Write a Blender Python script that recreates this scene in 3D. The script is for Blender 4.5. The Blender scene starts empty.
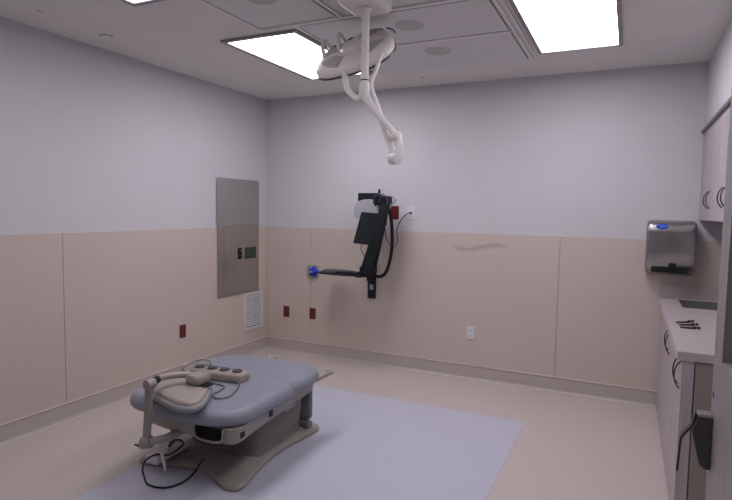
import bpy, bmesh, math, random
from mathutils import Vector, Matrix
random.seed(4)
C = bpy.context.scene.collection
SC = bpy.context.scene

# ------------------------------------------------------------------ camera, world, exposure
cam_data = bpy.data.cameras.new('camera')
cam = bpy.data.objects.new('camera', cam_data); C.objects.link(cam)
CY, CP, CR, CF = .4498, -.0735, .0167, 544.18
fw = Vector((-math.sin(CY)*math.cos(CP), math.cos(CY)*math.cos(CP), math.sin(CP)))
rt0 = Vector((math.cos(CY), math.sin(CY), 0)); up0 = rt0.cross(fw)
rt = rt0*math.cos(CR)+up0*math.sin(CR); up = -rt0*math.sin(CR)+up0*math.cos(CR)
M3 = Matrix((rt, up, -fw)).transposed()
cam.matrix_world = Matrix.Translation((3.6184, -4.9429, 1.5666)) @ M3.to_4x4()
cam_data.sensor_width = 36; cam_data.lens = CF*36/732; cam_data.clip_start = .02
SC.camera = cam
w = bpy.data.worlds.new('world'); SC.world = w; w.use_nodes = True
w.node_tree.nodes['Background'].inputs[0].default_value = (.5, .5, .55, 1)
w.node_tree.nodes['Background'].inputs[1].default_value = .05
SC.view_settings.view_transform = 'Standard'; SC.view_settings.look = 'None'
SC.view_settings.gamma = 1; SC.view_settings.use_curve_mapping = False
SC.view_settings.exposure = 0.0
LAMP_STRENGTH = 11.0
LAMP_COLOR = (1.0, .955, 1.04)

# ------------------------------------------------------------------ materials
def s2l(c): return tuple((x/12.92 if x <= .04045 else ((x+.055)/1.055)**2.4) for x in c)
def mat(name, col, rough=.5, metal=0., noise=.03, nscale=8., bump=0., bscale=200., spec=.5, coat=0.):
    m = bpy.data.materials.new(name); m.use_nodes = True
    nt = m.node_tree; b = nt.nodes['Principled BSDF']
    b.inputs['Roughness'].default_value = rough; b.inputs['Metallic'].default_value = metal
    b.inputs['Specular IOR Level'].default_value = spec
    b.inputs['Coat Weight'].default_value = coat
    tc = nt.nodes.new('ShaderNodeTexCoord')
    n = nt.nodes.new('ShaderNodeTexNoise'); n.inputs['Scale'].default_value = nscale; n.inputs['Detail'].default_value = 4
    nt.links.new(tc.outputs['Object'], n.inputs['Vector'])
    r = nt.nodes.new('ShaderNodeValToRGB')
    r.color_ramp.elements[0].position = .3; r.color_ramp.elements[1].position = .7
    r.color_ramp.elements[0].color = tuple(max(0, x*(1-noise)) for x in col)+(1,)
    r.color_ramp.elements[1].color = tuple(min(1, x*(1+noise)) for x in col)+(1,)
    nt.links.new(n.outputs['Fac'], r.inputs['Fac']); nt.links.new(r.outputs['Color'], b.inputs['Base Color'])
    if bump:
        n2 = nt.nodes.new('ShaderNodeTexNoise'); n2.inputs['Scale'].default_value = bscale
        nt.links.new(tc.outputs['Object'], n2.inputs['Vector'])
        bp = nt.nodes.new('ShaderNodeBump'); bp.inputs['Strength'].default_value = bump; bp.inputs['Distance'].default_value = .002
        nt.links.new(n2.outputs['Fac'], bp.inputs['Height']); nt.links.new(bp.outputs['Normal'], b.inputs['Normal'])
    return m

def wood_mat(name, col, stretch=(18, 18, .8), amt=.12):
    m = mat(name, col, .45)
    nt = m.node_tree; b = nt.nodes['Principled BSDF']
    n = [x for x in nt.nodes if x.type == 'TEX_NOISE'][0]; tc = [x for x in nt.nodes if x.type == 'TEX_COORD'][0]
    mp = nt.nodes.new('ShaderNodeMapping'); mp.inputs['Scale'].default_value = stretch
    nt.links.new(tc.outputs['Object'], mp.inputs['Vector']); nt.links.new(mp.outputs['Vector'], n.inputs['Vector'])
    n.inputs['Scale'].default_value = 3; n.inputs['Detail'].default_value = 8
    r = [x for x in nt.nodes if x.type == 'VALTORGB'][0]
    r.color_ramp.elements[0].color = tuple(x*(1-amt) for x in col)+(1,)
    r.color_ramp.elements[1].color = tuple(min(1, x*(1+amt)) for x in col)+(1,)
    return m

def brushed(name, col, rough, axis=(2, 2, 60), aniso=0.):
    m = mat(name, col, rough, 1.0)
    nt = m.node_tree
    n = [x for x in nt.nodes if x.type == 'TEX_NOISE'][0]; tc = [x for x in nt.nodes if x.type == 'TEX_COORD'][0]
    mp = nt.nodes.new('ShaderNodeMapping'); mp.inputs['Scale'].default_value = axis
    nt.links.new(tc.outputs['Object'], mp.inputs['Vector']); nt.links.new(mp.outputs['Vector'], n.inputs['Vector'])
    return m

def emit_mat(name, col, s):
    m = bpy.data.materials.new(name); m.use_nodes = True
    nt = m.node_tree; nt.nodes.remove(nt.nodes['Principled BSDF'])
    e = nt.nodes.new('ShaderNodeEmission'); e.inputs['Color'].default_value = col+(1,); e.inputs['Strength'].default_value = s
    nt.links.new(e.outputs[0], nt.nodes['Material Output'].inputs['Surface'])
    return m

PLASTER = mat('painted_plaster', (.575, .565, .59), .7, noise=.012, nscale=3, bump=.15, bscale=300)
CEIL = mat('ceiling_paint', (.73, .72, .70), .85, noise=.02, nscale=3)
CPANEL = mat('grey_ceiling_panel', (.68, .68, .675), .7, noise=.02, nscale=3)
GRID = mat('ceiling_grid_white', (.80, .78, .79), .5)
CGAP = mat('dark_gap', (.22, .21, .21), .8)
SPEAK = mat('perforated_grille', (.48, .48, .475), .6)
WAINS = mat('wainscot_sheet', (.56, .48, .43), .42, noise=.015, nscale=2, bump=.05, bscale=400)
WSEAM = mat('wainscot_seam', (.42, .35, .32), .5)
BASEM = mat('cove_base_vinyl', (.475, .42, .39), .42, noise=.012, nscale=6)
CAPM = mat('base_cap_strip', (.60, .54, .50), .4)
FLOORM = mat('beige_sheet_vinyl', (.53, .465, .435), .38, noise=.03, nscale=40, spec=.4)
MATM = mat('lavender_sheet_vinyl', (.50, .505, .59), .42, noise=.03, nscale=40, spec=.4)
FSEAM = mat('floor_weld', (.46, .40, .43), .4)
STEEL = brushed('brushed_stainless', (.46, .45, .45), .30)
STEELD = brushed('brushed_stainless_dispenser', (.40, .40, .395), .26, (60, 2, 2))
STEELP = brushed('brushed_grey_panel', (.52, .51, .49), .26, (2, 60, 2))
SINKM = mat('satin_sink_steel', (.22, .22, .21), .5, .6)
CHROME = mat('chrome', (.55, .55, .56), .2, 1.0)
DARKMET = mat('dark_bronze_metal', (.07, .068, .07), .35, .8)
GUNMET = mat('dark_satin_metal', (.10, .105, .108), .42, .5)
BLACK = mat('black_plastic', (.005, .006, .008), .5, spec=.35)
BLACK2 = mat('matt_black', (.006, .009, .011), .55, spec=.3)
SCREEN = mat('dark_screen', (.012, .016, .018), .3, spec=.35)
GREYP = mat('light_grey_plastic', (.36, .36, .39), .45)
WHITEP = mat('white_plastic', (.66, .65, .67), .4)
OFFW = mat('white_enamel', (.82, .785, .765), .35)
LAMPB = mat('lamp_enamel', (.78, .735, .70), .4)
LAMPG = mat('lamp_grey_inset', (.45, .425, .40), .5)
REDP = mat('red_plastic', (.13, .013, .017), .42)
REDD = mat('dark_red_plastic', (.08, .006, .01), .5)
HOLE = mat('socket_black', (.006, .006, .006), .8, spec=.15)
BLUE = mat('blue_plastic', (.03, .07, .62), .35)
BLUEC = mat('blue_cable', (.05, .07, .16), .5)
BPLATE = mat('sage_plate', (.30, .31, .27), .5)
GREENL = mat('dark_green_label', (.015, .035, .025), .4)
CUSH = mat('grey_blue_vinyl', (.235, .25, .295), .42, noise=.03, nscale=10, bump=.1, bscale=120, spec=.45)
CUSHD = mat('grey_vinyl_foot', (.13, .14, .15), .5)
SHELL = mat('beige_grey_shell', (.285, .265, .235), .42, noise=.015)
PEDM = mat('taupe_pedestal', (.155, .138, .122), .45, noise=.015)
SHELLB = mat('base_shell', (.30, .275, .245), .45, noise=.02)
WARMP = mat('warm_beige_plastic', (.33, .285, .255), .42)
POSTM = mat('grey_post', (.27, .245, .23), .42)
RIMB = mat('headrest_rim', (.23, .235, .24), .45)
DARKBTN = mat('dark_pedal', (.05, .048, .055), .5)
LAMIN = wood_mat('pale_wood_laminate', (.43, .385, .40))
LAMIND = wood_mat('pale_wood_door', (.285, .255, .265))
ENDP = mat('taupe_end_panel', (.28, .245, .22), .5)
CTOP = mat('solid_surface_top', (.50, .44, .44), .3, noise=.05, nscale=200)
TRIMG = mat('grey_edge_trim', (.16, .155, .165), .5)
VENT = mat('white_vent', (.62, .61, .63), .45)
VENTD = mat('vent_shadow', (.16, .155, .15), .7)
DIFF = emit_mat('lamp_diffuser', LAMP_COLOR, LAMP_STRENGTH)
DIFFD = emit_mat('dimmed_lamp_diffuser', LAMP_COLOR, LAMP_STRENGTH*.55)  # same lamps, emission lowered to balance brightness across the room

# scuff on back wainscot (a wear mark with its own shape, in wall coordinates)
def scuff_material():
    m = mat('wainscot_sheet_scuffed', (.56, .48, .43), .42, noise=.015, nscale=2, bump=.05, bscale=400)
    nt = m.node_tree; b = nt.nodes['Principled BSDF']; L = nt.links.new
    ramp = [x for x in nt.nodes if x.type == 'VALTORGB'][0]
    geo = nt.nodes.new('ShaderNodeNewGeometry'); sep = nt.nodes.new('ShaderNodeSeparateXYZ'); L(geo.outputs['Position'], sep.inputs[0])
    def mth(op, a, c=None):
        n = nt.nodes.new('ShaderNodeMath'); n.operation = op
        for i, v in enumerate((a, c)):
            if v is None: continue
            if isinstance(v, (int, float)): n.inputs[i].default_value = v
            else: L(v, n.inputs[i])
        return n.outputs[0]
    u = mth('MULTIPLY', mth('SUBTRACT', sep.outputs[0], 2.24), 2*math.pi/.56)
    cz = mth('ADD', mth('MULTIPLY', mth('SINE', mth('ADD', u, 4.55)), .026), 1.243)
    dz = mth('ABSOLUTE', mth('SUBTRACT', sep.outputs[2], cz))
    nz = nt.nodes.new('ShaderNodeTexNoise'); nz.inputs['Scale'].default_value = 9; L(geo.outputs['Position'], nz.inputs['Vector'])
    a = mth('SUBTRACT', 1.0, mth('DIVIDE', dz, mth('ADD', mth('MULTIPLY', nz.outputs['Fac'], .075), -.004)))
    dx = mth('ABSOLUTE', mth('SUBTRACT', sep.outputs[0], 2.39))
    c = mth('MULTIPLY', mth('SUBTRACT', .27, dx), 14)
    n = nt.nodes.new('ShaderNodeMath'); n.operation = 'MULTIPLY'; n.use_clamp = True
    ca = nt.nodes.new('ShaderNodeClamp'); L(a, ca.inputs[0]); cc = nt.nodes.new('ShaderNodeClamp'); L(c, cc.inputs[0])
    L(ca.outputs[0], n.inputs[0]); L(cc.outputs[0], n.inputs[1])
    f = mth('MULTIPLY', n.outputs[0], .5)
    mix = nt.nodes.new('ShaderNodeMixRGB'); L(f, mix.inputs[0]); L(ramp.outputs[0], mix.inputs[1]); mix.inputs[2].default_value = (.24, .17, .165, 1)
    L(mix.outputs[0], b.inputs['Base Color'])
    return m
WAINSB = scuff_material()

# ------------------------------------------------------------------ mesh helpers
WORLD = {}
def obj(name, bm, m, parent=None, smooth=False, bevel=0., seg=2, angle=35):
    me = bpy.data.meshes.new(name)
    bmesh.ops.remove_doubles(bm, verts=bm.verts, dist=1e-6)
    bmesh.ops.recalc_face_normals(bm, faces=bm.faces)
    xs = [v.co.x for v in bm.verts]; ys = [v.co.y for v in bm.verts]; zs = [v.co.z for v in bm.verts]
    o = Vector(((min(xs)+max(xs))/2, (min(ys)+max(ys))/2, min(zs)))
    for v in bm.verts: v.co -= o
    for f in bm.faces: f.smooth = smooth
    bm.to_mesh(me); bm.free()
    ms = m if isinstance(m, (list, tuple)) else [m]
    for x in ms: me.materials.append(x)
    ob = bpy.data.objects.new(name, me); C.objects.link(ob)
    WORLD[ob.name] = o.copy()
    if parent is not None:
        ob.parent = parent; ob.location = o - WORLD[parent.name]
    else: ob.location = o
    if bevel:
        md = ob.modifiers.new('bevel', 'BEVEL'); md.width = bevel; md.segments = seg; md.limit_method = 'ANGLE'; md.angle_limit = math.radians(angle)
        md.harden_normals = False
    if smooth:
        try: me.set_sharp_from_angle(angle=math.radians(angle))
        except Exception: pass
    return ob
def tag(o, label, cat, group=None):
    o['label'] = label; o['category'] = cat
    if group: o['group'] = group
    return o
def thing(name, label, cat, loc, group=None):
    o = bpy.data.objects.new(name, None); C.objects.link(o); o.empty_display_size = .05
    o.location = loc; WORLD[o.name] = Vector(loc)
    return tag(o, label, cat, group)
def struct(o): o['kind'] = 'structure'; return o

def bx(bm, x0, x1, y0, y1, z0, z1, mi=0):
    vs = [bm.verts.new((x, y, z)) for x in (x0, x1) for y in (y0, y1) for z in (z0, z1)]
    for q in ((0,1,3,2),(4,6,7,5),(0,4,5,1),(2,3,7,6),(0,2,6,4),(1,5,7,3)):
        f = bm.faces.new([vs[i] for i in q]); f.material_index = mi
    return bm
def box(x0, x1, y0, y1, z0, z1): return bx(bmesh.new(), x0, x1, y0, y1, z0, z1)
def catmull(pts, n=6, closed=False):
    P = [Vector(p) for p in pts]; out = []
    N = len(P); rng = range(N) if closed else range(N-1)
    for i in rng:
        g = lambda k: P[k % N] if closed else P[max(0, min(N-1, k))]
        a, b, c, d = g(i-1), g(i), g(i+1), g(i+2)
        for j in range(n):
            t = j/n
            out.append(.5*((2*b)+(c-a)*t+(2*a-5*b+4*c-d)*t*t+(3*b-a-3*c+d)*t**3))
    if not closed: out.append(P[-1].copy())
    return out
def tube(bm, pts, r, seg=10, n=6, smooth=True, closed=False, mi=0):
    rs = r if isinstance(r, (list, tuple)) else [r]*len(pts)
    if smooth and len(pts) > 2:
        P = catmull(pts, n, closed)
        R = []
        cnt = len(pts) if closed else len(pts)-1
        for i in range(cnt):
            for j in range(n): R.append(rs[i]+(rs[(i+1) % len(rs)]-rs[i])*j/n)
        if not closed: R.append(rs[-1])
    else: P = [Vector(p) for p in pts]; R = rs
    rings = []; prev = None; L = len(P)
    for i, p in enumerate(P):
        if closed: t = P[(i+1) % L]-P[i-1]
        else: t = P[min(i+1, L-1)]-P[max(i-1, 0)]
        t.normalize()
        if prev is None:
            a = Vector((0, 0, 1)) if abs(t.z) < .9 else Vector((1, 0, 0))
            u = t.cross(a).normalized()
        else:
            u = (prev-t*prev.dot(t)).normalized()
        prev = u; v = t.cross(u)
        rings.append([bm.verts.new(p+(u*math.cos(2*math.pi*k/seg)+v*math.sin(2*math.pi*k/seg))*R[i]) for k in range(seg)])
    for i in range(L if closed else L-1):
        A, B = rings[i], rings[(i+1) % L]
        for k in range(seg):
            bm.faces.new((A[k], A[(k+1) % seg], B[(k+1) % seg], B[k])).material_index = mi
    if not closed:
        bm.faces.new(rings[0][::-1]).material_index = mi; bm.faces.new(rings[-1]).material_index = mi
    return bm
def lathe(bm, prof, org, axis=(0, 0, 1), seg=24, mi=0):
    """prof: list of (radius, height along axis)"""
    a = Vector(axis).normalized(); h = Vector((1, 0, 0)) if abs(a.x) < .9 else Vector((0, 1, 0))
    u = a.cross(h).normalized(); v = a.cross(u); o = Vector(org)
    rings = []
    for r, z in prof:
        rings.append([bm.verts.new(o+a*z+(u*math.cos(2*math.pi*k/seg)+v*math.sin(2*math.pi*k/seg))*max(r, 1e-4)) for k in range(seg)])
    for A, B in zip(rings, rings[1:]):
        for k in range(seg): bm.faces.new((A[k], A[(k+1) % seg], B[(k+1) % seg], B[k])).material_index = mi
    bm.faces.new(rings[0][::-1]).material_index = mi; bm.faces.new(rings[-1]).material_index = mi
    return bm
def loft(bm, rings, cap=True, closed=True):
    V = [[bm.verts.new(p) for p in r] for r in rings]
    n = len(V[0])
    for A, B in zip(V, V[1:]):
        for k in range(n if closed else n-1): bm.faces.new((A[k], A[(k+1) % n], B[(k+1) % n], B[k]))
    if cap: bm.faces.new(V[0][::-1]); bm.faces.new(V[-1])
    return bm
def inset_poly(P, d):
    out = []; n = len(P)
    for i in range(n):
        a, b, c = Vector(P[i-1]), Vector(P[i]), Vector(P[(i+1) % n])
        t = (c-a)
        if t.length < 1e-9: out.append(b.copy()); continue
        t.normalize(); nrm = Vector((-t.y, t.x))        # inward for CCW
        out.append(b+nrm*d)
    return out
def area2(P): return sum(P[i-1][0]*P[i][1]-P[i][0]*P[i-1][1] for i in range(len(P)))
def ccw(P): return P if area2(P) > 0 else P[::-1]
def pad(outline, prof, frame=None, n=6, smooth=True):
    """outline 2D pts; prof: list of (inset, height); frame maps (x,y,h)->Vector"""
    P = [Vector((p[0], p[1])) for p in outline]
    if smooth: P = [Vector((p.x, p.y)) for p in catmull([(p.x, p.y, 0) for p in P], n, True)]
    P = ccw(P)
    fr = frame or (lambda x, y, h: Vector((x, y, h)))
    rings = []
    for ins, h in prof:
        Q = inset_poly(P, ins) if ins else P
        rings.append([fr(q[0], q[1], h) for q in Q])
    return loft(bmesh.new(), rings)
def rrect(x0, x1, y0, y1, r, n=5):
    out = []
    for cx, cy, a in ((x1-r, y1-r, 0), (x0+r, y1-r, 90), (x0+r, y0+r, 180), (x1-r, y0+r, 270)):
        for k in range(n+1):
            t = math.radians(a+90*k/n); out.append((cx+r*math.cos(t), cy+r*math.sin(t)))
    return out
def fr_y(y):  # local (x, z) outline in the plane y, growing towards -y
    return lambda a, b, h: Vector((a, y-h, b))
def fr_x(x):  # outline (y, z) in the plane x, growing towards +x
    return lambda a, b, h: Vector((x+h, a, b))
def fr_xn(x):
    return lambda a, b, h: Vector((x-h, a, b))
def seg_box(bm, a, b, wdt, dep, side=None):
    """bar of width wdt (along side) and depth dep between a and b"""
    a, b = Vector(a), Vector(b); t = (b-a).normalized()
    s = Vector(side) if side else Vector((0, 0, 1)).cross(t)
    s = (s-t*s.dot(t)).normalized(); d = t.cross(s)
    rings = [[p+s*(i*wdt/2)+d*(j*dep/2) for i, j in ((-1,-1),(1,-1),(1,1),(-1,1))] for p in (a, b)]
    return loft(bm, rings)

# ------------------------------------------------------------------ the setting
W, H, XR = 4.1026, 2.74, 4.45
YF = -5.45
# floor with lavender field let into the beige sheet
bm = bmesh.new()
X0, X1, Y0, Y1 = 1.013, 2.98, -3.5, -.84
xs = [-.1, X0-.006, X0, X1, X1+.006, XR+.1]; ys = [YF-.1, Y0-.006, Y0, Y1, Y1+.006, .1]
for i in range(5):
    for j in range(5):
        a, b, c, d = xs[i], xs[i+1], ys[j], ys[j+1]
        mi = 1 if (i == 2 and j == 2) else (2 if 1 <= i <= 3 and 1 <= j <= 3 else 0)
        f = bm.faces.new([bm.verts.new(p) for p in ((a,c,0),(b,c,0),(b,d,0),(a,d,0))]); f.material_index = mi
bx(bm, -.1, XR+.1, YF-.1, .1, -.1, -.001, 0)
struct(obj('floor', bm, [FLOORM, MATM, FSEAM]))
struct(obj('ceiling', box(-.1, XR+.1, YF-.1, .1, H, H+.1), CEIL))
wl = struct(obj('wall_left', box(-.1, 0, YF-.1, .1, 0, H), PLASTER))
struct(obj('wall_back', box(0, XR+.1, 0, .1, 0, H), PLASTER))
struct(obj('wall_right', box(XR, XR+.1, -4.3, 0, 0, H), PLASTER))
struct(obj('wall_front', box(3.90, XR+.1, -4.32, -4.20, 0, H), PLASTER))
struct(obj('wall_entry', box(3.98, 4.08, YF, -4.32, 0, H), PLASTER))
struct(obj('wall_rear', box(0, 3.98, YF-.1, YF, 0, H), PLASTER))
struct(obj('trim_3', box(W, XR, -4.2, 0, 2.215, H), PLASTER))          # bulkhead above the cabinets
# wainscot sheets
t1 = struct(obj('trim_1', box(0, .004, YF, -.001, .12, 1.3655), WSEAM))
t2 = struct(obj('trim_2', box(.004, XR, -.004, 0, .12, 1.3655), WSEAM))
ZB, ZW = .134, 1.3685
for a, b in ((-.0075, -2.410), (-2.416, -4.85), (-4.856, YF)):
    obj('panel', box(0, .0075, b, a, ZB, ZW), WAINS, t1, bevel=.001, seg=1)
for a, b in ((.0075, .583), (.589, 3.086), (3.092, XR)):
    obj('panel', box(a, b, -.0075, 0, ZB, ZW), WAINSB, t2, bevel=.001, seg=1)
# coved sheet-vinyl base: profile (distance from wall, height)
prof = [(0, ZB+.004), (.013, ZB+.004), (.014, ZB-.004), (.0105, ZB-.006), (.0105, .03), (.014, .016), (.022, .006), (.036, .001), (.036, 0), (0, 0)]
def base(name, fr):
    bm = loft(bmesh.new(), [[fr(d, z, s) for d, z in prof] for s in (0, 1)])
    b_ = struct(obj(name, bm, BASEM))
    cp = loft(bmesh.new(), [[fr(d, z, s) for d, z in ((0, ZB+.0045), (.0145, ZB+.0045), (.0155, ZB+.001), (.0155, ZB-.003), (0, ZB-.003))] for s in (0, 1)])
    obj('cap_strip', cp, CAPM, b_)
    return b_
base('baseboard_left', lambda d, z, s: Vector((d, YF*s - d*(1-s), z)))
base('baseboard_back', lambda d, z, s: Vector((d*(1-s)+XR*s if s == 0 else 3.886, -d, z)))
# ceiling modules: grey panels with white grid rails
PN = [(1.66, 2.862, -1.905, -1.325), (1.66, 2.862, -1.275, -.60), (1.40, 1.955, -3.20, -1.985), (2.02, 2.862, -3.20, -1.985)]
k = 4
for p in PN:
    t = struct(obj('trim_%d' % k, box(p[0]-.005, p[1]+.005, p[2]-.007, p[3]+.007, H-.004, H+.001), CGAP)); k += 1
    obj('panel', box(p[0], p[1], p[2], p[3], H-.008, H), CPANEL, t)
bm = bmesh.new()
for r in ((1.375, 1.388, -3.2, -1.96), (1.975, 1.995, -3.2, -1.955), (1.375, 2.895, -1.96, -1.93), (1.63, 2.895, -1.312, -1.287), (2.885, 2.90, -3.2, -.585),
          (1.62, 1.637, -1.93, -.585), (2.925, 2.935, -3.2, -.66)):
    bx(bm, r[0], r[1], r[2], r[3], H-.012, H+.001)
struct(obj('trim_%d' % k, bm, GRID))
# ------------------------------------------------------------------ ceiling lights
def ceiling_light(x0, x1, y0, y1, label, f=.034, m=None):
    t = thing('ceiling_light', label, 'ceiling light', ((x0+x1)/2, (y0+y1)/2, H-.02), 'recessed fluorescent ceiling lights')
    bm = bmesh.new()
    bx(bm, x0, x0+f, y0, y1, H-.016, H); bx(bm, x1-f, x1, y0, y1, H-.016, H)
    bx(bm, x0+f, x1-f, y0, y0+f, H-.016, H); bx(bm, x0+f, x1-f, y1-f, y1, H-.016, H)
    obj('frame', bm, FRAMEG, t)
    obj('diffuser', box(x0+f, x1-f, y0+f, y1-f, H-.009, H-.004), m or DIFF, t)
FRAMEG = mat('light_frame_grey', (.30, .28, .30), .5)
ceiling_light(.968, 1.60, -1.868, -.655, 'bright rectangular ceiling light partly behind the white surgical lamp head')
ceiling_light(2.962, 3.52, -1.92, -.722, 'bright rectangular ceiling light at right, above the bare wall near the cabinets', .026)
ceiling_light(.965, 1.585, -3.86, -2.60, 'rectangular ceiling light of which only a corner shows at the top edge, left', m=DIFFD)
ceiling_light(2.962, 3.52, -3.86, -2.64, 'rectangular ceiling light beyond the top edge of the picture, at right', .026, DIFFD)
for n_, (x, y, l) in enumerate(((2.315, -1.66, 'darker round grey perforated ceiling disc beside the surgical lamp'), (2.30, -1.06, 'round grey perforated ceiling disc on the panel nearest the back wall'),
                (1.72, -2.40, 'round grey perforated ceiling disc cut by the top edge, left of the lamp mount'))):
    t = thing('ceiling_speaker', l, 'speaker', (x, y, H-.012), 'round perforated discs in the grey ceiling panels')
    obj('rim', lathe(bmesh.new(), [(.100, 0), (.100, .004)], (x, y, H-.012)), CPANEL, t)
    obj('grille', lathe(bmesh.new(), [(.088, 0), (.092, .003)], (x, y, H-.0145)), SPEAK, t)
for x, y, l in ((.288, -2.25, 'round sprinkler cover with dark gap in white ceiling near left wall'), (.331, -2.749, 'tiny round sprinkler cover at the top left of the ceiling'),
                (1.916, -.343, 'tiny sprinkler cover close to the back wall behind the surgical lamp')):
    t = thing('sprinkler_cover', l, 'sprinkler', (x, y, H-.01), 'sprinkler covers in the plain ceiling')
    r = .042 if y == -2.25 else .016
    obj('recess', lathe(bmesh.new(), [(r, 0), (r, .004)], (x, y, H-.004)), CGAP if y == -2.25 else CPANEL, t)
    obj('cap', lathe(bmesh.new(), [(r*.8, 0), (r*.84, .006)], (x+.004, y-.004, H-.010)), CEIL, t)

# ------------------------------------------------------------------ left wall: panel, vent, outlets
t = thing('electrical_panel', 'tall brushed metal cover plate with a small locked door in the left wall', 'electrical panel', (0.0075, -.48, .675))
obj('cover_plate', box(.0078, .016, -.812, -.152, .675, 1.857), STEELP, t, bevel=.002)
dm = obj('door', box(.016, .021, -.715, -.20, .70, 1.378), STEELP, t, bevel=.002)
obj('door_gap', pad(rrect(-.722, -.193, .693, 1.385, .004, 1), [(0, 0), (0, .0008)], fr_x(.016), smooth=False), CGAP, t)
la = obj('latch', box(.021, .034, -.50, -.455, 1.04, 1.155), BLACK, dm, bevel=.004)
obj('keyhole', lathe(bmesh.new(), [(.009, 0), (.009, .003)], (.034, -.478, 1.13), (1, 0, 0), 12), CHROME, dm)
lb = obj('label_plate', box(.021, .0235, -.395, -.215, 1.035, 1.155), GREENL, t)
bm = bmesh.new()
for i in range(3): bx(bm, .0235, .0242, -.37, -.25+.01*i, 1.125-.03*i, 1.132-.03*i)
obj('printed_lines', bm, mat('faded_print', (.09, .12, .10), .5), lb)
t = thing('wall_vent', 'white louvred air return grille low on the left wall', 'vent', (.0075, -.247, .275))
y0, y1, z0, z1 = -.405, -.088, .27, .665
bm = bmesh.new(); f = .026
bx(bm, .0075, .019, y0, y0+f, z0, z1); bx(bm, .0075, .019, y1-f, y1, z0, z1); bx(bm, .0075, .019, y0+f, y1-f, z0, z0+f); bx(bm, .0075, .019, y0+f, y1-f, z1-f, z1)
obj('frame', bm, VENT, t)
obj('louver_shade', box(.0075, .0095, y0+f, y1-f, z0+f, z1-f), VENTD, t)  # dark sheet on the wall, painted shade between the louvers
for i in range(13):
    z = z0+f+.012+i*(z1-z0-2*f-.012)/13
    obj('louver', loft(bmesh.new(), [[Vector((.0095, y, z+.010)), Vector((.018, y, z)), Vector((.018, y, z+.006)), Vector((.0095, y, z+.017))] for y in (y0+f, y1-f)]), VENT, t)

def outlet(name, side, c, z, m, dark, label, cat, grp=None, wd=.074, hh=.118, duplex=True):
    fr = fr_x(.0075) if side == 'L' else fr_y(.0075 if z < 1.3 else 0)
    if side == 'B': fr = fr_y(-.0075 if z < 1.3 else 0)
    o = fr(c, z, 0)
    t = thing(name, label, cat, o, grp)
    obj('plate', pad(rrect(c-wd/2, c+wd/2, z-hh/2, z+hh/2, .005, 2), [(0, 0), (0, .005), (.004, .008)], fr, smooth=False), m, t)
    if duplex:
        for s in (-1, 1):
            r = obj('receptacle', pad(rrect(c-.017, c+.017, z+s*.027-.014, z+s*.027+.014, .006, 2), [(0, .0078), (.001, .0105)], fr, smooth=False), m, t)
            bm = bmesh.new()
            for q in (-.008, .008):
                g = pad([(c+q-.0015, z+s*.027-.005), (c+q+.0015, z+s*.027-.005), (c+q+.0015, z+s*.027+.006), (c+q-.0015, z+s*.027+.006)], [(0, .0104), (0, .0110)], fr, smooth=False)
                me = bpy.data.meshes.new('t'); g.to_mesh(me); g.free(); bm.from_mesh(me); bpy.data.meshes.remove(me)
            obj('slots', bm, dark, r)
    else:
        obj('jack', pad(rrect(c-.011, c+.011, z-.011, z+.011, .002, 1), [(0, .0078), (.001, .014)], fr, smooth=False), dark, t)
    return t
outlet('wall_outlet', 'L', -1.270, .440, REDP, REDD, 'red outlet low on the left wall, the only one left of the vent', 'outlet', 'red outlets')
outlet('wall_outlet', 'B', .282, .445, REDP, REDD, 'red outlet on the back wall nearest the room corner', 'outlet', 'red outlets')
outlet('wall_outlet', 'B', .615, .453, REDP, REDD, 'red outlet on the back wall below the blue valve', 'outlet', 'red outlets')
outlet('wall_outlet', 'B', 2.334, .440, WHITEP, HOLE, 'white outlet low on the back wall, right of the monitor arm', 'outlet')
outlet('wall_outlet', 'B', 1.540, 1.545, REDP, REDD, 'red outlet high beside the monitor arm, behind its black hose', 'outlet', 'red outlets', wd=.085, hh=.13)
outlet('data_outlet', 'B', 1.709, 1.545, WHITEP, HOLE, 'white data outlet with a cable plugged in, right of the monitor arm', 'outlet', duplex=False, wd=.076, hh=.125)
outlet('wall_outlet', 'B', 1.378, 1.085, WHITEP, HOLE, 'white outlet half hidden behind the lower monitor arm', 'outlet', wd=.07, hh=.115)
# blue valve on sage plate
t = thing('gas_valve', 'blue knobbed valve on a small greenish wall plate left of the keyboard tray', 'valve', (.62, -.0075, .84))
obj('plate', pad(rrect(.545, .69, .84, .97, .006, 2), [(0, 0), (0, .006), (.004, .009)], fr_y(-.0075), smooth=False), BPLATE, t)
pts = []
for i in range(20):
    a = 2*math.pi*i/20; r = .056 if i % 4 in (0, 1) else .042
    pts.append((.632+r*math.cos(a), .906+r*math.sin(a)))
kn = obj('knob', pad(pts, [(0, .009), (0, .035), (.006, .045), (.02, .05)], fr_y(-.0075), n=3), BLUE, t, smooth=True)
obj('outlet_nipple', lathe(bmesh.new(), [(.012, 0), (.012, .02), (.008, .03)], (.632, -.0575, .906), (0, -1, 0), 12), GREYP, kn)

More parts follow.
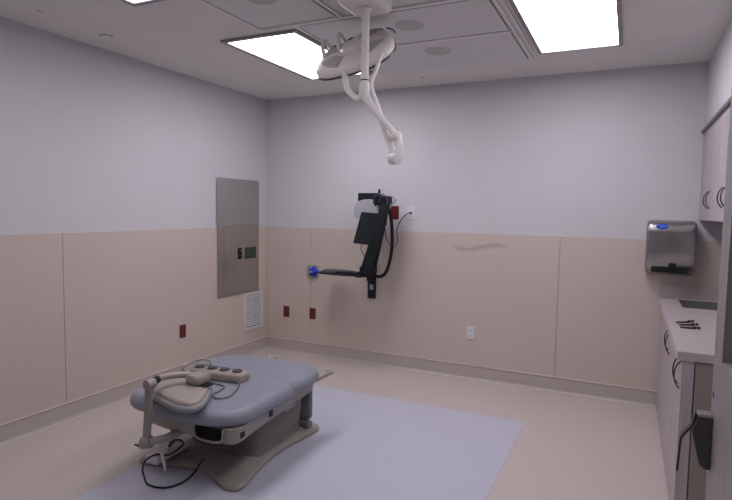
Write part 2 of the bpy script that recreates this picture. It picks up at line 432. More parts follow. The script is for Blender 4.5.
# ------------------------------------------------------------------ towel dispenser
t = thing('paper_towel_dispenser', 'brushed steel paper towel dispenser on the back wall above the counter', 'paper towel dispenser', (3.915, 0, 1.10))
YD = -.21
def disp_ring(x0, x1, inset):  # profile in (y,z)
    return [(-.001, 1.10), (-.001, 1.525), (-.12, 1.525), (-.165, 1.518), (-.195, 1.497), (-.208, 1.465), (-.21, 1.43), (-.206, 1.28), (-.198, 1.16), (-.185, 1.145), (-.13, 1.12), (-.10, 1.10)]
def sc(P, s):
    cy_, cz_ = -.10, 1.31
    return [(cy_+(y-cy_)*s if y < -.01 else y, cz_+(z-cz_)*s) for y, z in P]
rings = []
for x, s in ((3.745, .90), (3.749, .95), (3.758, .985), (3.775, 1.0), (4.045, 1.0), (4.062, .985), (4.071, .95), (4.075, .90)):
    rings.append([Vector((x, y, z)) for y, z in sc(disp_ring(0, 0, 0), s)])
obj('housing', loft(bmesh.new(), rings), STEELD, t, smooth=True, angle=50)
obj('towel_slot', box(3.785, 4.03, -.2045, -.13, 1.125, 1.168), BLACK, t, bevel=.003)
obj('thumb_lever', pad(rrect(3.900, 3.955, 1.155, 1.195, .014, 4), [(0, 0), (0, .012), (.004, .016)], fr_y(-.199), smooth=False), BLACK2, t)
sd = obj('side_seam', box(3.7435, 3.7475, -.17, -.06, 1.15, 1.47), DARKMET, t)
em = obj('emblem', pad([(3.802, 1.475), (3.815, 1.492), (3.845, 1.498), (3.875, 1.492), (3.888, 1.475), (3.870, 1.460), (3.845, 1.452), (3.820, 1.460)], [(0, .004), (0, .016), (.003, .018)], fr_y(-.192)), BLUE, t, smooth=True)
obj('emblem_mark', pad([(3.826, 1.478), (3.845, 1.484), (3.886, 1.478), (3.845, 1.470)], [(0, .016), (0, .0195)], fr_y(-.192), n=3), mat('emblem_light', (.12, .25, .75), .4), em)

# ------------------------------------------------------------------ upper cabinets
def bow_handle(par, x, y, z0, z1, out, m, r=.0042):
    bm = bmesh.new()
    tube(bm, [(x, y, z0), (x-out*.55, y, z0+.016), (x-out, y, z0+(z1-z0)*.35), (x-out, y, z0+(z1-z0)*.65), (x-out*.55, y, z1-.016), (x, y, z1)], r, 8, 5)
    return obj('handle', bm, m, par, smooth=True, angle=60)
labs = ['pale wall cabinet nearest the towel dispenser, two handles at its middle', 'second pale wall cabinet from the back wall, two handles near the picture edge', 'pale wall cabinet nearest the viewer, behind the open door']
for (ya, yb, hs), l in zip(((0, -.90, (-.485, -.615)), (-.903, -1.55, (-1.165, -1.295)), (-1.553, -1.93, (-1.61,))), labs):
    t = thing('wall_cabinet', l, 'cabinet', (4.28, (ya+yb)/2, 1.53), 'wall cabinets above the counter')
    obj('body', box(4.122, XR-.001, yb, ya-.0085, 1.53, 2.213), LAMIN, t)
    m_ = sum(hs)/len(hs) if len(hs) == 2 else None
    doors = [(ya-(.20 if ya == 0 else .002), m_+.0015, hs[0]), (m_-.0015, yb+.002, hs[1])] if m_ else [(ya-.002, yb+.002, hs[0])]
    if ya == 0: obj('filler', box(4.101, 4.121, -.198, -.0085, 1.53, 2.205), LAMIN, t)
    for a, b, h in doors:
        d = obj('door', box(4.101, 4.121, min(a, b), max(a, b), 1.532, 2.20), LAMIN, t, bevel=.0012, seg=1)
        bow_handle(d, 4.101, h, 1.612, 1.735, .026, DARKMET, .0036)
tr = obj('cabinet_valance', box(4.082, W, -1.93, -.0005, 2.198, 2.218), TRIMG)
tag(tr, 'thin dark grey strip along the top of the wall cabinets', 'trim strip')

# ------------------------------------------------------------------ base cabinets and counter
labs = ['pale base cabinet in the back corner under the sink', 'pale base cabinet with paired bow handles, middle of the counter run', 'pale base cabinet at the near end of the counter, taupe end panel']
for (ya, yb, hs), l in zip(((0, -.62, ()), (-.623, -1.54, (-1.02, -1.14)), (-1.543, -1.925, (-1.775, -1.87))), labs):
    t = thing('base_cabinet', l, 'cabinet', (4.16, (ya+yb)/2, 0), 'base cabinets under the counter')
    if hs:
        obj('body', box(3.900, XR-.001, yb, ya if ya else -.0085, 0, .870), LAMIN if yb != -1.925 else ENDP, t)
    else:
        bm = bmesh.new()      # hollow around the sink bowl
        bx(bm, 3.900, XR-.001, yb, -.037, 0, .70); bx(bm, 3.900, 3.98, yb, -.037, .70, .870); bx(bm, XR-.06, XR-.001, yb, -.037, .70, .870)
        obj('body', bm, LAMIN, t)
    if len(hs) == 2 and ya == -.623: ds = [(-.625, -1.0785, hs[0]), (-1.0815, -1.538, hs[1])]
    elif hs: ds = [(-1.545, -1.822, hs[0]), (-1.825, -1.924, hs[1])]
    else: ds = [(-.040, -.617, None)]
    for a, b, h in ds:
        d = obj('door', box(3.880, 3.900, b, a, .025, .864), LAMIN, t, bevel=.0012, seg=1)
        if h: bow_handle(d, 3.880, h, .705, .845, .025, DARKMET, .0036)
    if yb == -1.925:
        obj('end_stile', box(3.880, 3.930, -1.944, -1.9255, 0, .870), LAMIN, t)
        obj('end_panel', box(3.936, XR-.001, -1.944, -1.9255, 0, .870), ENDP, t, bevel=.001, seg=1)
# worktop with sink cut-out
bm = bmesh.new()
sx0, sx1, sy0, sy1 = 3.988, 4.36, -.50, -.07
for r in ((3.856, sx0, -1.955, -.0085), (sx1, XR-.001, -1.955, -.0085), (sx0, sx1, -1.955, sy0), (sx0, sx1, sy1, -.0085)):
    bx(bm, r[0], r[1], r[2], r[3], .870, .911)
bmesh.ops.remove_doubles(bm, verts=bm.verts, dist=1e-5)
t = thing('worktop', 'pale stone-look counter top with upstand on the right side of the room', 'worktop', (4.14, -.98, .870))
obj('slab', bm, CTOP, t)
obj('upstand', box(3.856, XR-.001, -.027, -.0085, .911, 1.013), CTOP, t, bevel=.002)
obj('side_upstand', box(XR-.019, XR-.001, -1.955, -.027, .911, 1.013), CTOP, t, bevel=.002)
t = thing('sink', 'stainless undermount sink in the counter below the towel dispenser', 'sink', (4.18, -.285, .72))
bm = bmesh.new()
def rr3(ins, z): return [Vector((x, y, z)) for x, y in rrect(sx0+ins, sx1-ins, sy0+ins, sy1-ins, .03, 4)]
loft(bm, [rr3(.0025, .905), rr3(.0025, .870), rr3(.004, .862), rr3(.006, .75), rr3(.02, .735), rr3(.14, .730)][0:], cap=False)
vs = rr3(.14, .730); bm.faces.new([bm.verts.new(v) for v in vs])
bw = obj('bowl', bm, SINKM, t, smooth=True, angle=40)
obj('drain', lathe(bmesh.new(), [(.035, 0), (.035, .003), (.02, .003), (.02, .001)], (4.1825, -.285, .7305)), DARKMET, t)
for i, (xa, ya, xb, yb, l) in enumerate(((3.901, -1.175, 3.995, -1.10, 'slender dark metal tool on the counter, farthest of the three in a row'),
        (3.912, -1.25, 4.006, -1.205, 'slender dark metal tool on the counter, middle of the three in a row'), (3.912, -1.328, 4.002, -1.318, 'slender dark metal tool on the counter, nearest of the three in a row'))):
    t = thing('hand_tool', l, 'tool', ((xa+xb)/2, (ya+yb)/2, .911), 'three dark tools lying on the counter')
    a, b = Vector((xa, ya, .917)), Vector((xb, yb, .917))
    obj('shaft', tube(bmesh.new(), [a, a.lerp(b, .75)], [.0045, .006], 8, smooth=False), DARKMET, t, smooth=True)
    dr = (b-a).normalized()
    obj('head', lathe(bmesh.new(), [(.005, 0), (.009, .003), (.009, .011), (.005, .015), (.005, .026), (.008, .028), (.008, .036)], a.lerp(b, .72)+Vector((0, 0, .003)), dr, 12), DARKMET, t, smooth=True)

# ------------------------------------------------------------------ open door with latch
DX = 3.83
d = bmesh.new()
bx(d, DX, DX+.045, -3.44, -3.315, .01, 2.13); bx(d, DX, DX+.045, -4.20, -3.80, .01, 2.13)
bx(d, DX, DX+.045, -3.80, -3.44, .01, 1.222); bx(d, DX, DX+.045, -3.80, -3.44, 1.98, 2.13)
door = struct(obj('door_1', d, LAMIND))
obj('frosted_pane', box(DX+.034, DX+.040, -3.80, -3.44, 1.222, 1.98), mat('frosted_grey_pane', (.30, .32, .36), .55), door)
for z in (.3, 1.1, 1.9): obj('hinge', tube(bmesh.new(), [(3.886, -4.192, z), (3.886, -4.192, z+.1)], .008, 8, smooth=False), CHROME, door)
obj('screw', lathe(bmesh.new(), [(.009, 0), (.008, .002)], (DX, -3.345, 1.115), (-1, 0, 0), 12), DARKMET, door)
# latch: housing profile in (x, z), thickness along y
yL0, yL1 = -3.365, -3.335
prf = [(DX, .925), (DX-.014, .925), (DX-.024, .935), (DX-.034, .975), (DX-.044, 1.015), (DX-.044, 1.030), (DX-.034, 1.052), (DX-.034, 1.062), (DX, 1.062)]
h = obj('latch_housing', loft(bmesh.new(), [[Vector((x, y, z)) for x, z in prf] for y in (yL0, yL1)]), GUNMET, door, bevel=.002)
obj('chrome_cap', box(DX-.033, DX, yL0-.001, yL1+.001, 1.060, 1.067), CHROME, h, bevel=.0015)
bm = bmesh.new()
path = [(DX-.036, 1.064), (DX-.044, 1.030), (DX-.062, 1.004), (DX-.067, .994), (DX-.069, .95), (DX-.071, .905)]
R1 = []; 
for i, (x, z) in enumerate(path):
    a = Vector(path[max(0, i-1)]); b = Vector(path[min(len(path)-1, i+1)]); tt = (b-a).normalized(); nn = Vector((-tt.y, tt.x))*.0028
    R1.append([Vector((x+nn.x, yL0+.004, z+nn.y)), Vector((x-nn.x, yL0+.004, z-nn.y)), Vector((x-nn.x, yL1-.004, z-nn.y)), Vector((x+nn.x, yL1-.004, z+nn.y))])
loft(bm, R1)
obj('pull_lever', bm, DARKMET, door, bevel=.0015)

# ------------------------------------------------------------------ exam table
T = thing('exam_table', 'powered exam table with grey-blue vinyl top on a beige base over lavender floor', 'exam table', (1.36, -2.2, 0))
# floor plate
OUT = [(1.665, -1.655), (1.700, -1.69), (1.703, -1.78), (1.685, -1.93), (1.672, -2.08), (1.675, -2.22), (1.695, -2.36), (1.728, -2.50), (1.748, -2.58), (1.735, -2.63), (1.685, -2.652), (1.62, -2.635), (1.54, -2.595), (1.46, -2.56), (1.39, -2.545),
       (1.25, -2.57), (1.11, -2.625), (1.04, -2.645), (.99, -2.63), (.985, -2.57), (1.02, -2.42), (1.04, -2.22), (1.04, -2.08), (1.02, -1.90), (1.00, -1.76), (1.02, -1.67), (1.10, -1.63), (1.36, -1.62), (1.58, -1.628)]
OP = ccw([Vector((p.x, p.y)) for p in catmull([(a_, b_, 0) for a_, b_ in OUT], 4, True)])
rings = [[Vector((q.x, q.y, z)) for q in inset_poly(OP, i_)] for i_, z in ((.006, 0), (0, .006), (0, .018), (.005, .027), (.014, .032))]
for s_, z in ((.95, .036), (.85, .042), (.72, .050), (.5, .052), (.02, .052)):
    rings.append([Vector((1.36+(q.x-1.36)*s_, -2.12+(q.y+2.12)*s_, z)) for q in rings[4]])
bp = obj('base_plate', loft(bmesh.new(), rings), SHELLB, T, smooth=True, angle=60)
# column between plate and top
def zr(pts, z): return [Vector((x, y, z)) for x, y in pts]
bm = bmesh.new()
PED = lambda g, h=0: rrect(1.09+g, 1.625-g+h*.6, -2.335-h+g, -1.79-g, .07, 5)
loft(bm, [zr(PED(-.012), .040), zr(PED(-.004), .055), zr(PED(0), .075), zr(PED(.0, .03), .20), zr(PED(.002, .05), .30), zr(PED(.01, .05), .305)])
pd = obj('pedestal_cover', bm, PEDM, T, smooth=True, angle=50)
bm = bmesh.new()
rr = random.Random(2)
for i in range(7):  # row of small raised letters-like strokes of the maker's mark
    y = -2.055+i*.017
    bx(bm, 1.664, 1.668, y, y+.011, .262, .266+.013); 
obj('maker_badge', pad(rrect(-2.045, -1.925, .243, .268, .008, 3), [(0, -.01), (0, .003)], fr_x(1.6485), smooth=False), GREYP, pd)
bm.free()
# top shell (beige) with a black slab painting the shade of a bay at the head end
SH = [(1.0, -1.77), (1.03, -1.72), (1.36, -1.705), (1.63, -1.72), (1.685, -1.77), (1.71, -2.0), (1.745, -2.30), (1.770, -2.54), (1.786, -2.645), (1.765, -2.705), (1.68, -2.724), (1.50, -2.726), (1.30, -2.718), (1.13, -2.69), (1.04, -2.62), (1.00, -2.45), (.97, -2.1)]
fr0 = lambda x, y, h: Vector((x, y, h))
shell = obj('top_shell', pad(SH, [(.05, .292), (.025, .293), (.008, .302), (.0, .318), (0, .385)], n=4), SHELL, T, smooth=True, angle=50)
bayp = [(1.53, .384), (1.53, .345), (1.54, .322), (1.575, .312), (1.655, .312), (1.70, .322), (1.715, .345), (1.715, .384)]
obj('bay_shade', pad(bayp, [(0, -.02), (0, .006)], fr_y(-2.726), smooth=False), HOLE, shell)
bm = bmesh.new(); P2 = [Vector((x, z)) for x, z in [(1.523, .383), (1.523, .343), (1.535, .316), (1.575, .305), (1.655, .305), (1.705, .316), (1.722, .345), (1.722, .383)]]
obj('bay_lip', tube(bmesh.new(), [(x, -2.7325, z) for x, z in [(p.x, p.y) for p in P2]], .006, 8, 3), SHELL, shell, smooth=True)
bm.free()
for y, z0, z1 in ((-2.34, .330, .385), (-2.645, .325, .358)):
    x = 1.7495 if y == -2.34 else 1.783
    obj('release_slot', box(x-.012, x+.0035, y-.02, y+.02, z0, z1), BLACK, shell, bevel=.002)
# cushions
def cushion(name, out, z0, z1, n=4):
    h = z1-z0; pr = [(.03, z0), (.008, z0+.006), (-.004, z0+h*.18), (-.009, z0+h*.38), (-.004, z0+h*.60), (.010, z0+h*.78), (.032, z0+h*.90), (.07, z0+h*.96), (.12, z1-.001), (.2, z1)]
    return obj(name, pad(out, pr, n=n), CUSH, T, smooth=True, angle=80)
BK = [(.905, -2.14), (.93, -2.30), (.95, -2.46), (.965, -2.60), (.995, -2.69), (1.08, -2.745), (1.22, -2.755), (1.40, -2.762), (1.56, -2.755), (1.685, -2.728), (1.762, -2.668), (1.79, -2.58), (1.788, -2.42), (1.785, -2.27), (1.778, -2.17), (1.752, -2.12), (1.755, -2.05),
      (1.765, -1.99), (1.758, -1.88), (1.73, -1.765), (1.67, -1.695), (1.57, -1.672), (1.36, -1.668), (1.10, -1.672), (.99, -1.71), (.925, -1.81), (.90, -1.96)]
def flat_top(name, out, z0, z1):
    P = ccw([Vector((p.x, p.y)) for p in catmull([(a, b, 0) for a, b in out], 4, True)])
    h = z1-z0; cx_ = sum(p.x for p in P)/len(P); cy_ = sum(p.y for p in P)/len(P)
    pr = [(.03, z0), (.008, z0+.005), (-.003, z0+h*.2), (-.007, z0+h*.4), (-.003, z0+h*.62), (.008, z0+h*.80), (.022, z0+h*.92), (.045, z0+h*.985)]
    rings = [[Vector((q.x, q.y, z)) for q in (inset_poly(P, i))] for i, z in pr]
    last = rings[-1]
    for s, dz in ((.85, .002), (.6, .003), (.3, .004), (.02, .004)):
        rings.append([Vector((cx_+(v.x-cx_)*s, cy_+(v.y-cy_)*s, z1+dz-.002)) for v in last])
    return obj(name, loft(bmesh.new(), rings), CUSH, T, smooth=True, angle=80)
flat_top('cushion', BK, .383, .471)
# hanging leg section at the far end with its foot
bm = pad(rrect(1.10, 1.665, .072, .345, .05, 4), [(.01, 0), (0, .01), (0, .04), (.012, .052)], lambda a, b, h: Vector((a, -1.765+h, b)), smooth=False)
obj('leg_cushion', bm, CUSHD, T, smooth=True, angle=50)
obj('leg_pivot', box(1.56, 1.675, -1.80, -1.735, .040, .085), CUSHD, T, bevel=.012, seg=3)
# stirrup brackets
for s, x in ((1, 1.735), (-1, 1.235)):
    zz = .405 if s > 0 else .43
    bm = bmesh.new()
    e = Vector((x+s*.012, -1.655 if s > 0 else -1.60, zz+.012))
    seg_box(bm, (x-s*.03, -1.80, zz-.012), (e.x-.0, e.y-.03, e.z-.004),   .050, .028, (1, 0, 0))
    br = obj('stirrup_bracket', bm, WARMP, T, bevel=.004)
    obj('socket_ring', tube(bmesh.new(), [e+Vector((.028*math.cos(a), .032*math.sin(a), .0)) for a in [i*math.pi/6 for i in range(12)]], .014, 8, 3, closed=True), WARMP, br, smooth=True)
    obj('socket_hole', lathe(bmesh.new(), [(.018, 0), (.018, .004)], (e.x, e.y, e.z-.002), (0, 0, 1), 16), BLACK, br)
# edge strip between shell and cushion at the head end
obj('white_tag', box(1.18, 1.25, -2.752, -2.744, .380, .390), WHITEP, T)

# headrest arm: post, lower knuckle, curved over-arm; headrest lies on the cushion
px, py = 1.335, -2.865
AR = thing('headrest', 'grey padded headrest with beige back shell on a bent arm at the head end', 'headrest', (px, py, .27))
bm = bmesh.new()
loft(bm, [[Vector((px+dx_+a*.020, py+b*.014, z)) for a, b in ((-1,-1),(1,-1),(1,1),(-1,1))] for dx_, z in ((-.028, .285), (-.024, .32), (-.006, .52), (.000, .59), (.004, .615))])
po = obj('post', bm, POSTM, AR, bevel=.006, seg=3)
bm = bmesh.new(); lathe(bm, [(.018, -.028), (.028, -.024), (.028, .024), (.018, .028)], (px+.004, py, .613), (0, 1, 0), 20)
obj('top_knuckle', bm, POSTM, AR, smooth=True)
bm = bmesh.new(); lathe(bm, [(.020, -.03), (.034, -.026), (.034, .026), (.020, .03)], (px-.026, py, .285), (1, .35, .2), 20)
kk = obj('lower_knuckle', bm, POSTM, AR, smooth=True)
tube(bm := bmesh.new(), [(px-.02, py, .29), (px+.03, py+.04, .296), (px+.05, py+.09, .298), (px+.06, -2.70, .306)], [.020, .022, .024, .022], 12, 5)
obj('lower_arm', bm, POSTM, AR, smooth=True, angle=60)
obj('lock_lever', seg_box(bmesh.new(), (px-.03, py-.02, .262), (px-.115, py+.0, .256), .014, .006), BLACK, AR, bevel=.002)
bm = bmesh.new()
tube(bm, [(1.340, -2.865, .612), (1.31, -2.80, .612), (1.28, -2.73, .602), (1.285, -2.66, .596), (1.315, -2.59, .588), (1.35, -2.55, .576), (1.39, -2.545, .565)], [.015, .018, .019, .019, .019, .019, .016], 12, 6)
obj('over_arm', bm, WARMP, AR, smooth=True, angle=60)
obj('joint_sleeve', tube(bmesh.new(), [(1.322, -2.825, .6125), (1.302, -2.78, .610)], .022, 14, smooth=False), BLACK2, AR, smooth=True)
bm = bmesh.new()
loft(bm, [[Vector((x, y, z)) for x, y in rrect(1.335-g, 1.435+g, -2.605-g, -2.50+g, .02, 4)] for g, z in ((0, .543), (.004, .548), (.004, .580), (-.004, .592))])
obj('end_bracket', bm, WARMP, AR, smooth=True, angle=50)
HP = [(1.12, -2.66), (1.125, -2.56), (1.15, -2.47), (1.20, -2.435), (1.30, -2.435), (1.385, -2.455), (1.44, -2.50), (1.50, -2.575), (1.56, -2.665), (1.598, -2.74), (1.600, -2.80), (1.565, -2.838), (1.48, -2.842), (1.37, -2.81), (1.24, -2.77), (1.15, -2.73)]
z0 = .478
obj('headrest_pad', pad(HP, [(.02, z0), (.006, z0+.003), (-.003, z0+.014), (-.004, z0+.026), (.004, z0+.036), (.018, z0+.038)], n=5), RIMB, AR, smooth=True, angle=70)
obj('back_shell', pad(HP, [(.016, z0+.034), (.018, z0+.048), (.028, z0+.057), (.05, z0+.060)], n=5), WARMP, AR, smooth=True, angle=60)
obj('slide_channel', pad(rrect(1.40, 1.475, -2.60, -2.515, .01, 2), [(0, z0+.056), (0, z0+.062)], smooth=False), BLACK2, AR)

# foot control lying on the cushion
ca, sa = math.cos(math.radians(7)), math.sin(math.radians(7))
FC0 = Vector((1.085, -2.235, 0))
def fcm(u, v, z): return Vector((FC0.x+u*ca-v*sa, FC0.y+u*sa+v*ca, z))
FC = thing('foot_control', 'long beige foot control with four dark round buttons lying on the vinyl top', 'foot control', fcm(.20, -.05, .474), None)
zc = .474
fo = [(0, .0), (.01, .02), (.08, .025), (.28, .025), (.37, .02), (.395, -.005), (.395, -.075), (.37, -.105), (.28, -.115), (.08, -.115), (.015, -.105), (0, -.08)]
bm = pad(fo, [(.005, zc), (0, zc+.008), (.002, zc+.042), (.010, zc+.052), (.03, zc+.056)], lambda a, b, h: fcm(a, b, h), n=4)
fb = obj('housing', bm, WARMP, FC, smooth=True, angle=50)
for u in (.055, .148, .240, .333):
    obj('button', lathe(bmesh.new(), [(.031, 0), (.033, .004), (.030, .011), (.019, .014)], fcm(u, -.048, zc+.054), seg=20), DARKBTN, FC, smooth=True)
bm = bmesh.new()
tube(bm, [fcm(.01, -.10, zc+.03), fcm(-.02, -.13, zc+.055), fcm(-.015, -.10, zc+.075), fcm(.0, -.03, zc+.088), fcm(.05, .02, zc+.088), fcm(.09, .02, zc+.075), fcm(.09, .01, zc+.04)], .008, 8, 5)
obj('carry_handle', bm, WARMP, FC, smooth=True)
obj('cable_plug', box(1.22, 1.26, -2.365, -2.33, zc+.004, zc+.03), BLACK, FC, bevel=.004)
tube(bm := bmesh.new(), [(1.40, -2.27, .49), (1.43, -2.31, .500), (1.49, -2.31, .488), (1.535, -2.38, .480), (1.565, -2.45, .480), (1.585, -2.53, .480), (1.54, -2.57, .480), (1.48, -2.53, .480), (1.47, -2.46, .480), (1.44, -2.39, .480), (1.36, -2.37, .480), (1.30, -2.36, .481), (1.26, -2.33, .486)], .0045, 8, 6)
obj('cable', bm, TRIMG, FC, smooth=True)

# power supply box with its cord on the rear of the base
PS = thing('power_supply', 'pale grey power box with dark cord looped around it, on the table base', 'power supply', (1.155, -2.58, .04))
a, b = Vector((1.160, -2.700, .082)), Vector((1.150, -2.41, .090))
bm = seg_box(bmesh.new(), a, b, .095, .045, (1, 0, 0))
pb = obj('box', bm, WHITEP, PS, bevel=.006, seg=3)
obj('white_tie', tube(bmesh.new(), [(1.262, -2.69, .04), (1.238, -2.68, .095), (1.20, -2.66, .116), (1.15, -2.65, .116)], .009, 8, 4), WHITEP, PS, smooth=True)
bm = bmesh.new()
tube(bm, [(1.385, -2.50, .057), (1.40, -2.555, .056), (1.41, -2.61, .03), (1.405, -2.70, .008), (1.36, -2.79, .007), (1.25, -2.806, .007), (1.165, -2.755, .008), (1.13, -2.735, .04), (1.15, -2.725, .095), (1.185, -2.68, .115), (1.225, -2.62, .098), (1.215, -2.50, .112), (1.15, -2.47, .118), (1.13, -2.52, .116), (1.18, -2.58, .12), (1.205, -2.56, .17), (1.19, -2.58, .24), (1.19, -2.60, .295)], .0048, 8, 6)
obj('power_cord', bm, BLACK2, PS, smooth=True)

# ------------------------------------------------------------------ surgical lamp on ceiling mount
LX, LY = 2.293, -2.25
LP = thing('surgical_lamp', 'white ceiling surgical lamp with round head, drop tube and folded arms', 'surgical lamp', (LX, LY, H-.008))
bm = bmesh.new()
loft(bm, [zr(rrect(LX-.125-g, LX+.105+g, LY-.13-g, LY+.15+g, .055, 6), z) for g, z in ((0, H-.008), (0, H-.075), (-.008, H-.088), (-.025, H-.094))])
obj('ceiling_canopy', bm, OFFW, LP, smooth=True, angle=50)
bm = bmesh.new(); lathe(bm, [(.034, 0), (.034, -.012), (.0215, -.020), (.0215, -.352), (.0225, -.353), (.0225, -.372)], (LX, LY, H-.10), (0, 0, 1), 24)
obj('drop_tube', bm, OFFW, LP, smooth=True, angle=50)
obj('dark_ring', lathe(bmesh.new(), [(.0235, 0), (.0235, .006)], (LX, LY, 2.262)), BLACK2, LP, smooth=True)
bm = bmesh.new(); lathe(bm, [(.0225, .0), (.026, -.01), (.030, -.05), (.030, -.075), (.022, -.095), (.008, -.105)], (LX, LY, 2.262), (0, 0, 1), 20)
obj('swivel_hub', bm, OFFW, LP, smooth=True, angle=60)
el = Vector((2.493, -2.28, 1.952)); el2 = Vector((2.50, -2.30, 1.835))
bm = bmesh.new(); tube(bm, [(LX+.008, LY-.002, 2.178), (LX+.055, -2.257, 2.115), el+Vector((-.02, 0, .03)), el], [.027, .019, .017, .021], 12, 6)
obj('spring_arm', bm, OFFW, LP, smooth=True, angle=60)
bm = bmesh.new()
lathe(bm, [(.012, -.03), (.026, -.026), (.026, .026), (.012, .03)], el, (.9, -.43, 0), 18)
lathe(bm, [(.012, -.030), (.031, -.025), (.031, .025), (.012, .030)], el2, (.9, -.43, 0), 18)
tube(bm, [el+Vector((.012, 0, 0)), el+Vector((.026, -.01, -.05)), el2+Vector((.010, 0, 0))], [.022, .020, .024], 12, 5)
obj('elbow', bm, OFFW, LP, smooth=True, angle=60)
bm = bmesh.new(); tube(bm, [el2+Vector((-.012, .03, .02)), (2.42, -2.24, 1.975), (2.362, -2.22, 2.12), (2.318, -2.22, 2.24), (2.332, -2.19, 2.33), (2.335, -2.13, 2.43)], [.019, .017, .014, .013, .012, .012], 12, 6)
obj('rear_arm', bm, OFFW, LP, smooth=True, angle=60)
# head: three-lobed dish tilted towards the viewer
HC = Vector((2.105, -1.99, 2.505))
th, ph = math.radians(25), math.radians(17)
r_ = Vector((math.cos(CY), math.sin(CY), 0)); f_ = (HC-cam.matrix_world.translation).normalized(); u_ = r_.cross(f_)
e1 = r_*math.cos(th)+u_*math.sin(th); pp = -r_*math.sin(th)+u_*math.cos(th)
e2 = f_*math.cos(ph)+pp*math.sin(ph); e3 = -f_*math.sin(ph)+pp*math.cos(ph)
def hf(x, y, h): return HC+e1*x+e2*y+e3*h
lob = []
for i in range(48):
    a = 2*math.pi*i/48; r = .250+.020*math.cos(3*(a-math.pi))
    lob.append((r*math.cos(a), r*math.sin(a)))
hd = obj('lamp_head', pad(lob, [(.05, -.050), (.015, -.047), (.004, -.038), (0, -.020), (.004, .004), (.022, .020), (.06, .030), (.11, .034)], hf, n=1, smooth=False), LAMPB, LP, smooth=True, angle=70)
obj('lens_rim', pad(lob, [(-.003, -.042), (-.003, -.034)], hf, n=1, smooth=False), DARKMET, hd)
lens = obj('lens', pad(lob, [(.03, -.054), (.04, -.048)], hf, n=1, smooth=False), GREYP, hd)
def arc_patch(a0, a1, r0, r1):
    o = [(r1*math.cos(math.radians(a0+(a1-a0)*i/8)), r1*math.sin(math.radians(a0+(a1-a0)*i/8))) for i in range(9)]
    return o+[(r0*math.cos(math.radians(a1-(a1-a0)*i/8)), r0*math.sin(math.radians(a1-(a1-a0)*i/8))) for i in range(9)]
for a0, a1 in ((20, 68), (112, 160), (184, 232), (278, 330)):
    obj('inset', pad(arc_patch(a0, a1, .110, .215), [(0, .012), (0, .0335), (.004, .0345)], hf, n=1, smooth=False), LAMPG, hd)
hub = bmesh.new()
lathe(hub, [(.085, .028), (.083, .045), (.060, .060), (.03, .064)], HC, e3, 28)
obj('back_hub', hub, LAMPB, hd, smooth=True, angle=60)
for sx_ in (-.155, -.055):
    obj('grip', tube(bmesh.new(), [hf(sx_-.03, .075, .030), hf(sx_-.022, .10, .075), hf(sx_, .13, .095), hf(sx_+.012, .165, .075), hf(sx_+.015, .19, .022)], [.014, .012, .011, .011, .012], 10, 5), LAMPB, hd, smooth=True, angle=60)
for sx_ in (-.10, .0):
    obj('recess', pad(rrect(sx_-.018, sx_+.018, .155, .185, .008, 2), [(0, .02), (0, .0352)], hf, n=1, smooth=False), DARKBTN, hd)
obj('side_clip', tube(bmesh.new(), [hf(.256, .03, -.008), hf(.252, .075, .002), hf(.226, .125, .010)], .004, 8, 5), BLACK2, hd, smooth=True)
# yoke from hub to head
bm = bmesh.new()
tube(bm, [(LX-.005, LY+.002, 2.185), (2.235, -2.22, 2.178), (2.165, -2.20, 2.235), (2.125, -2.16, 2.31), (2.105, -2.12, 2.38), hf(-.06, -.13, -.03)], [.018, .017, .017, .018, .019, .021], 12, 6)
obj('yoke', bm, OFFW, LP, smooth=True, angle=60)

# ------------------------------------------------------------------ wall-mounted computer arm
WA = thing('computer_mount', 'black wall-mounted computer arm on a vertical track, folded down', 'monitor arm', (1.335, 0, .68))
tr = obj('wall_track', box(1.27, 1.355, -.030, 0, .68, 1.60), BLACK2, WA, bevel=.003)
obj('track_label', box(1.295, 1.335, -.0325, -.030, .77, .82), GREYP, tr)
bm = box(1.29, 1.345, -.10, -.03, .86, .96); obj('track_carriage', bm, BLACK, WA, bevel=.008)
bm = bmesh.new(); seg_box(bm, (1.345, -.06, .93), (1.40, -.26, .98), .05, .05); obj('lower_link', bm, BLACK, WA, bevel=.008)
bm = bmesh.new(); lathe(bm, [(.03, -.05), (.045, -.045), (.045, .045), (.03, .05)], (1.41, -.26, .985), (0, 1, 0), 20)
bx(bm, 1.355, 1.45, -.39, -.20, .965, 1.035); obj('lower_knuckle', bm, BLACK, WA, smooth=True, angle=40)
# slanted arm cover
bm = bmesh.new()
loft(bm, [[c_+Vector((a*w_/2, b*.018-.012, 0)) for a, b in ((-1,-1),(1,-1),(1,1),(-1,1))] for c_, w_ in ((Vector((1.415, -.36, .995)), .112), (Vector((1.43, -.36, 1.05)), .115), (Vector((1.56, -.36, 1.47)), .085), (Vector((1.585, -.35, 1.62)), .07))])
obj('arm_cover', bm, BLACK2, WA, bevel=.01, seg=3)
bm = seg_box(bmesh.new(), (1.44, -.26, 1.02), (1.56, -.25, 1.60), .05, .045, (1, 0, 0)); obj('gas_strut', bm, BLACK, WA, bevel=.006)
bm = bmesh.new()
bx(bm, 1.48, 1.60, -.38, -.20, 1.61, 1.70)
obj('upper_knuckle', bm, BLACK, WA, bevel=.015, seg=3)
obj('upright_pin', tube(bmesh.new(), [(1.487, -.26, 1.70), (1.487, -.26, 1.762)], .012, 10, smooth=False), BLACK, WA, smooth=True)
bm = bmesh.new()
tube(bm, [(1.55, -.26, 1.67), (1.60, -.27, 1.70), (1.645, -.26, 1.675), (1.63, -.25, 1.635), (1.585, -.25, 1.625), (1.56, -.25, 1.65)], .008, 8, 5)
obj('coiled_lead', bm, GREYP, WA, smooth=True)
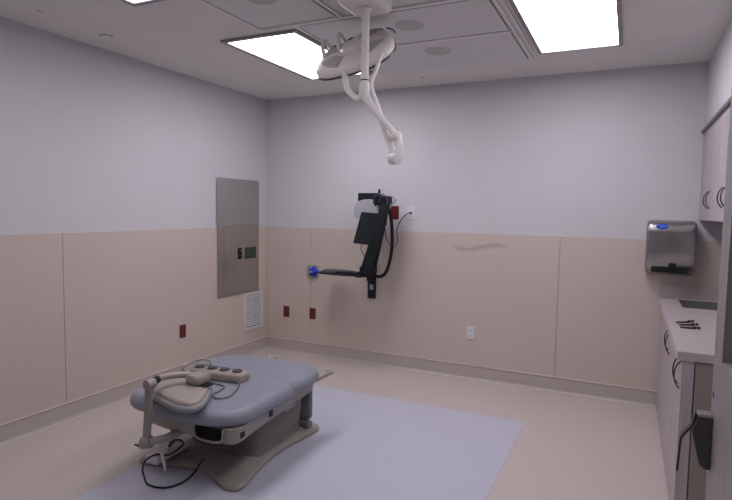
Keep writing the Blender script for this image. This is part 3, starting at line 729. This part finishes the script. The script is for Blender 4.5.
for q, (dx_, dz_) in enumerate(((0, 0), (.03, .02), (-.02, .035))):
    obj('blue_lead', tube(bmesh.new(), [(1.495+dx_, -.37, 1.60+dz_), (1.545+dx_, -.395, 1.70+dz_*.6), (1.60+dx_*.5, -.37, 1.66), (1.60, -.35, 1.55+dz_), (1.59, -.32, 1.43)], .006, 6, 5), BLUEC if q else BLACK, WA, smooth=True)
# back tray pieces
obj('top_tray', pad(rrect(1.262, 1.475, 1.60, 1.727, .006, 2), [(0, 0), (0, .05)], fr_y(-.21), smooth=False), BLACK2, WA, bevel=.003)
gp = [(1.243, 1.505), (1.243, 1.615), (1.262, 1.640), (1.33, 1.663), (1.40, 1.668), (1.47, 1.658), (1.52, 1.640), (1.52, 1.485), (1.26, 1.485)]
obj('grey_backrest', pad(gp, [(0, 0), (0, .018), (.004, .022)], fr_y(-.275), n=3, smooth=False), GREYP, WA, bevel=.004)
# keyboard tray
KT = thing('keyboard_tray', 'thin black keyboard tray sticking out left of the monitor arm', 'keyboard tray', (1.15, -.31, .935))
ko = [(1.37, -.23), (1.20, -.20), (1.02, -.15), (.90, -.14), (.875, -.22), (.885, -.33), (.93, -.40), (1.10, -.43), (1.28, -.42), (1.38, -.38)]
obj('tray', pad(ko, [(.01, .938), (0, .944), (0, .952), (.008, .957)], n=4), BLACK, KT, smooth=True, angle=50)
obj('palm_rest', pad([(1.0, -.34), (.92, -.33), (.905, -.24), (.93, -.18), (1.0, -.18), (1.12, -.20), (1.24, -.24), (1.24, -.33)], [(0, .957), (.002, .968), (.012, .974)], n=4), GUNMET, KT, smooth=True, angle=60)
obj('keyboard', box(1.10, 1.33, -.40, -.29, .956, .975), BLACK2, KT, bevel=.004)
bm = bmesh.new(); seg_box(bm, (1.28, -.31, .935), (1.42, -.28, .95), .06, .035); obj('tray_bracket', bm, BLACK, KT, bevel=.006)
# monitor
MN = thing('monitor', 'flat dark monitor hanging tilted on the left side of the arm', 'monitor', (1.42, -.37, 1.24))
def mf(a, b, h):
    c_, s_ = math.cos(math.radians(-14)), math.sin(math.radians(-14))
    return Vector((1.400+a*c_-b*s_, -.301-h*.8+b*.06, 1.395+a*s_*.25+b*c_))
obj('case', pad(rrect(-.112, .112, -.158, .150, .008, 2), [(.002, 0), (0, .004), (0, .026), (.002, .030)], mf, smooth=False), BLACK, MN, bevel=.002)
obj('screen', pad(rrect(-.098, .098, -.143, .136, .002, 1), [(0, .028), (0, .0315)], mf, smooth=False), SCREEN, MN)
obj('mount_plate', pad(rrect(-.0, .09, -.05, .05, .004, 1), [(0, -.045), (0, .002)], mf, smooth=False), BLACK, MN)
obj('cable', tube(bmesh.new(), [mf(-.01, -.15, .01), (1.345, -.35, 1.20), (1.375, -.33, 1.13), (1.39, -.31, 1.06)], .004, 6, 5), BLACK, MN, smooth=True)
# hoses
hs = obj('cable_hose', tube(bmesh.new(), [(1.515, -.26, 1.67), (1.552, -.22, 1.62), (1.585, -.20, 1.494), (1.60, -.20, 1.334), (1.597, -.20, 1.17), (1.555, -.20, .998), (1.50, -.20, .935), (1.44, -.21, .935), (1.41, -.22, .96)], .0165, 12, 6), BLACK2, smooth=True)
tag(hs, 'thick black corrugated cable hose curving down right of the monitor arm', 'hose')
hs = obj('network_cable', tube(bmesh.new(), [(1.709, -.0135, 1.545), (1.69, -.05, 1.535), (1.637, -.06, 1.485), (1.59, -.06, 1.377), (1.60, -.06, 1.27), (1.56, -.06, 1.21), (1.49, -.07, 1.276), (1.475, -.09, 1.42), (1.50, -.14, 1.58), (1.52, -.18, 1.64)], .005, 6, 6), BLUEC, smooth=True)
tag(hs, 'thin dark blue cable looping from the white data outlet to the arm', 'cable')
